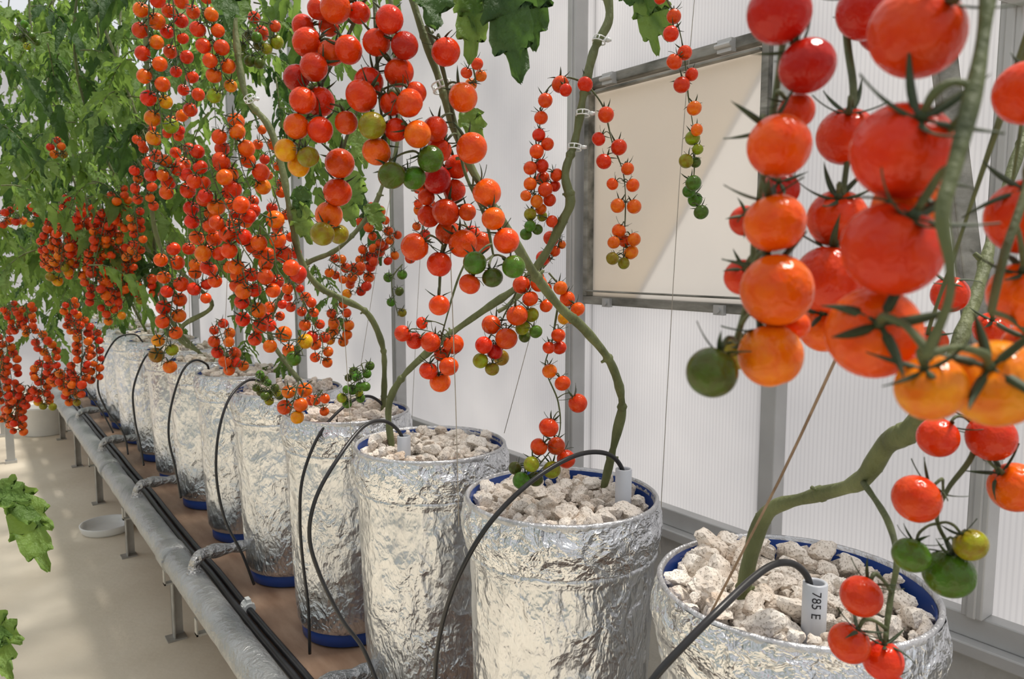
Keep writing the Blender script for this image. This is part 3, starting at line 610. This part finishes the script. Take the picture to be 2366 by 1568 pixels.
truss([(1365,205,1.45),(1395,250,1.45),(1415,330,1.45),(1440,400,1.45),(1445,480,1.45),(1440,590,1.45)],
 D_([(1400,265,19,'r'),(1383,321,16,'r'),(1430,340,19,'r'),(1395,373,18,'r'),(1450,390,15,'o'),(1415,425,14,'o'),(1462,428,16,'o'),(1427,475,17,'o'),(1465,477,17,'o'),(1430,533,17,'o'),(1465,553,16,'o'),(1418,560,15,'o'),(1443,557,14,'o'),(1458,583,17,'y'),(1415,597,15,'l'),(1441,608,14,'l')],1.42),'neat two-sided truss of orange-red tomatoes hanging before the window',.0017)
truss([(1520,-40,1.35),(1560,40,1.35),(1580,120,1.35),(1590,220,1.35),(1605,330,1.35),(1600,470,1.35)],
 D_([(1525,-5,15,'r'),(1557,38,17,'r'),(1550,78,19,'r'),(1582,122,17,'r'),(1558,143,19,'r'),(1598,172,15,'r'),(1575,196,19,'r'),(1604,250,17,'y'),(1610,300,14,'o'),(1600,319,17,'l'),(1612,345,13,'l'),(1585,372,17,'l'),(1607,375,13,'g'),(1602,423,18,'g'),(1592,442,16,'g'),(1606,461,17,'g'),(1620,490,17,'g')],1.32),'slim truss shading from red through amber to green',.0016)
# --- trusses generated along stalk paths given in image pixels
PR={'r':'rrorrroro','m':'rrrorrooyl','e':'rrrroorool','g':'gggglg','y':'rrrrooryly','o':'orooroorry','t':'rrrrorrrooyg'}
def auto(path,d,n,rp,prof,label):
    L=[Vector((a,b)) for a,b in path]; seg=[(L[i+1]-L[i]).length for i in range(len(L)-1)]; tot=sum(seg); toms=[]
    if rp>12: n=max(4,round(n*.88)); rp*=.86
    elif n>12: n=round(n*.86)
    for i in range(n):
        s=(i+.6)/n*tot; k=0
        while k<len(seg)-1 and s>seg[k]: s-=seg[k]; k+=1
        t=(L[k+1]-L[k]); p=L[k]+t*min(1.05,s/seg[k]); nrm=Vector((-t.y,t.x)).normalized()
        sd=1 if i%2 else -1
        if n*rp*2>tot*2.1: sd*=ru(.7,1.9)
        q=p+nrm*sd*rp*ru(.95,1.25)+Vector((ru(-.2,.2)*rp,rp*ru(.1,.6)))
        pr=PR[prof]; c=pr[min(len(pr)-1,int((i/n)*len(pr)))]
        if c in 'ro' and rnd()<.35: c='o' if c=='r' else 'r'
        toms.append((q.x,q.y,rp*ru(.85,1.12),c,d+ru(-.03,.03)))
    truss([(a,b,d-.02) for a,b in path],toms,label,.0018)
lr='dense truss of red-orange cherry tomatoes hanging from leafy vine'; ly='long truss of cherry tomatoes, red above and yellow below'; lg='truss of small unripe green tomatoes'; lf='small truss of red cherry tomatoes hanging among leaves'
for a in [([(345,-20),(343,80),(350,160),(368,240),(375,320)],1.75,16,20,'y',ly),([(400,-20),(405,100),(430,170),(455,250)],1.8,14,18,'r',lr),([(455,-20),(485,80),(510,150),(515,220)],1.72,14,20,'m',ly),
 ([(520,270),(545,330),(560,390),(580,440)],1.75,12,22,'o',lr),([(345,370),(385,390),(410,430)],1.8,9,18,'r',lr),([(430,340),(450,390),(460,470),(470,540),(500,600),(520,640)],1.8,20,20,'r',lr),
 ([(480,370),(500,430),(530,490),(555,560),(590,620),(600,680)],1.72,22,22,'r',lr),([(600,520),(630,560),(640,620),(665,650)],1.7,10,22,'o',lr),([(630,430),(650,500),(660,580),(680,600)],1.85,8,16,'r',lr),
 ([(560,620),(580,700),(585,750),(640,780),(685,790),(700,820)],1.75,16,20,'t',ly),([(380,560),(400,640),(395,720),(385,790),(372,845)],2.2,17,19,'y',ly),([(440,540),(470,600),(460,690)],2.2,10,17,'o',lr),
 ([(500,740),(520,800),(540,850),(560,820)],2.4,15,15,'r',lr),([(590,290),(620,340),(640,430)],1.95,8,14,'o',lr),([(700,690),(720,740),(745,790),(740,840)],2.0,13,15,'r',lr),([(760,600),(790,620),(830,640),(820,680)],2.3,16,13,'o',lr),
 ([(840,480),(880,530),(910,560),(870,590)],2.4,16,12,'r',lr),([(775,700),(795,740),(770,790)],2.3,10,12,'o',lr),([(690,880),(680,920),(668,960)],1.75,6,19,'m',ly),([(835,840),(840,870),(810,890),(812,930)],1.8,16,11,'g',lg),
 ([(590,880),(620,895),(640,920)],2.1,13,10,'g',lg),([(560,80),(585,110),(610,135)],1.8,9,15,'g',lg),([(575,50),(620,55),(625,100)],1.8,6,17,'y',ly),([(1090,140),(1100,190)],1.3,5,15,'y',ly),([(950,440),(985,460),(960,600)],2.2,10,12,'r',lf),
 ([(745,900),(725,935),(755,935)],1.9,4,15,'m',ly),([(330,640),(340,690)],2.8,6,11,'y',ly),([(410,250),(400,320),(430,350)],1.9,8,15,'r',lr),([(560,450),(550,520)],1.9,7,17,'r',lr),([(640,690),(630,740)],2.0,5,15,'r',lr),
 ([(670,640),(690,700)],2.2,6,12,'r',lr),([(930,610),(905,650),(920,730)],2.0,5,11,'g',lg),([(880,600),(850,570),(840,640)],2.4,9,12,'o',lf),
 ([(175,445),(150,540),(140,620),(150,640)],2.75,28,11,'y',lf),([(250,480),(230,560),(215,640),(230,700)],2.7,34,11,'r',lf),([(290,560),(300,620),(250,690),(260,740)],2.8,28,10,'o',lf),([(200,470),(190,560),(180,640)],2.8,26,10,'r',lf),
 ([(185,730),(190,800),(185,870),(170,910)],3.0,26,10,'r',lf),([(215,760),(225,830),(220,880)],3.1,14,9,'r',lf),([(10,760),(20,830),(30,900),(45,1000)],3.3,34,9,'r',lf),([(100,830),(95,890),(110,940)],3.2,24,9,'m',lf),([(60,890),(45,930),(10,975)],3.3,24,9,'r',lf),
 ([(-10,500),(60,490),(80,510)],2.9,12,9,'o',lf),([(320,370),(340,430),(330,470)],2.4,13,12,'r',lf),([(90,770),(120,830),(140,890)],3.1,20,9,'r',lf),([(150,850),(150,900),(185,920)],3.0,14,9,'m',lf),([(120,320),(140,360)],2.6,5,9,'y',lf),([(250,640),(285,700)],2.9,12,9,'r',lf),([(310,480),(320,560),(300,600)],2.6,14,10,'o',lf),([(20,700),(40,760)],3.2,12,8,'r',lf),([(40,60),(80,100)],2.5,7,10,'g',lg),([(130,560),(120,620)],2.8,12,9,'r',lf),([(230,500),(270,560),(290,640)],2.75,22,10,'r',lf),([(60,700),(70,770)],3.2,12,8,'o',lf),
 ([(120,500),(110,560),(125,600)],2.8,16,10,'r',lf),([(270,430),(290,500),(300,540)],2.7,16,10,'r',lf),([(5,820),(0,880),(15,930)],3.2,18,9,'r',lf),([(160,690),(175,760)],2.95,14,9,'r',lf),([(330,300),(345,340)],2.4,6,11,'r',lf)]:
    auto(*a)
# ---------------------------------------------------------------- floor things
def flr(u,v):
    a=from_pixel(u,v,1); d=a-CAMP; return CAMP+d*(-CAMP.z/d.z)
def lathegeo(rows,n):
    V=[(math.cos(2*math.pi*k/n)*a,math.sin(2*math.pi*k/n)*a,z) for a,z in rows for k in range(n)]
    return V,[(i*n+k,i*n+(k+1)%n,(i+1)*n+(k+1)%n,(i+1)*n+k) for i in range(len(rows)-1) for k in range(n)]
g=Geo(); rows=[(0,.004),(.105,.004),(.118,.02),(.125,.045),(.131,.046),(.131,.04),(.123,.012),(.112,0),(0,0)]
g.add(*lathegeo(rows,48)); p=flr(248,1225)
obj('plastic_saucer',g.mesh('plastic_saucer',['white']),None,p,label='shallow white plastic saucer lying on the concrete floor',category='saucer')
g=Geo(); g.add(*lathegeo([(0,0),(.15,0),(.16,.01),(.175,.22),(.19,.225),(.19,.24),(.18,.24),(.165,.22),(.15,.02),(0,.02)],48)); p=flr(105,1000)
obj('plastic_tub',g.mesh('plastic_tub',['white']),None,p,label='round white plastic tub standing on the floor',category='tub')
T=empty('metal_table',(-.35,6.9,0),'pale metal work table at the end of the aisle','table')
g=Geo(); g.box((-.7,-.55,.84),(.62,.55,.88)); g.box((-.68,-.53,.78),(.60,-.50,.84)); obj('table_top',g.mesh('table_top',['white'],False),T)
for x in (-.65,.57):
    for y in (-.5,.5):
        g=Geo(); g.box((-.025,-.025,0),(.025,.025,.84)); g.box((-.035,-.035,0),(.035,.035,.02)); obj('leg',g.mesh('leg',['alu'],False),T,(x,y,0))
# ---------------------------------------------------------------- light
w=bpy.data.worlds.new('sky'); scn.world=w; w.use_nodes=True; nt=w.node_tree; bg=nt.nodes['Background']
tc=N(nt,'ShaderNodeTexCoord'); sx=N(nt,'ShaderNodeSeparateXYZ'); nt.links.new(tc.outputs['Generated'],sx.inputs[0])
rp=ramp(nt,sx.outputs[2],[(.0,(.58,.57,.56)),(.06,(.90,.93,.98)),(.6,(.98,.985,1))])
nt.links.new(rp,bg.inputs[0]); bg.inputs[1].default_value=.84
s=bpy.data.lights.new('sun','SUN'); s.energy=4.2; s.angle=math.radians(10); s.color=(1,.94,.85)
so=bpy.data.objects.new('sun',s); COL.objects.link(so); so.rotation_euler=Vector((-.36,.12,-1)).to_track_quat('-Z','Y').to_euler()
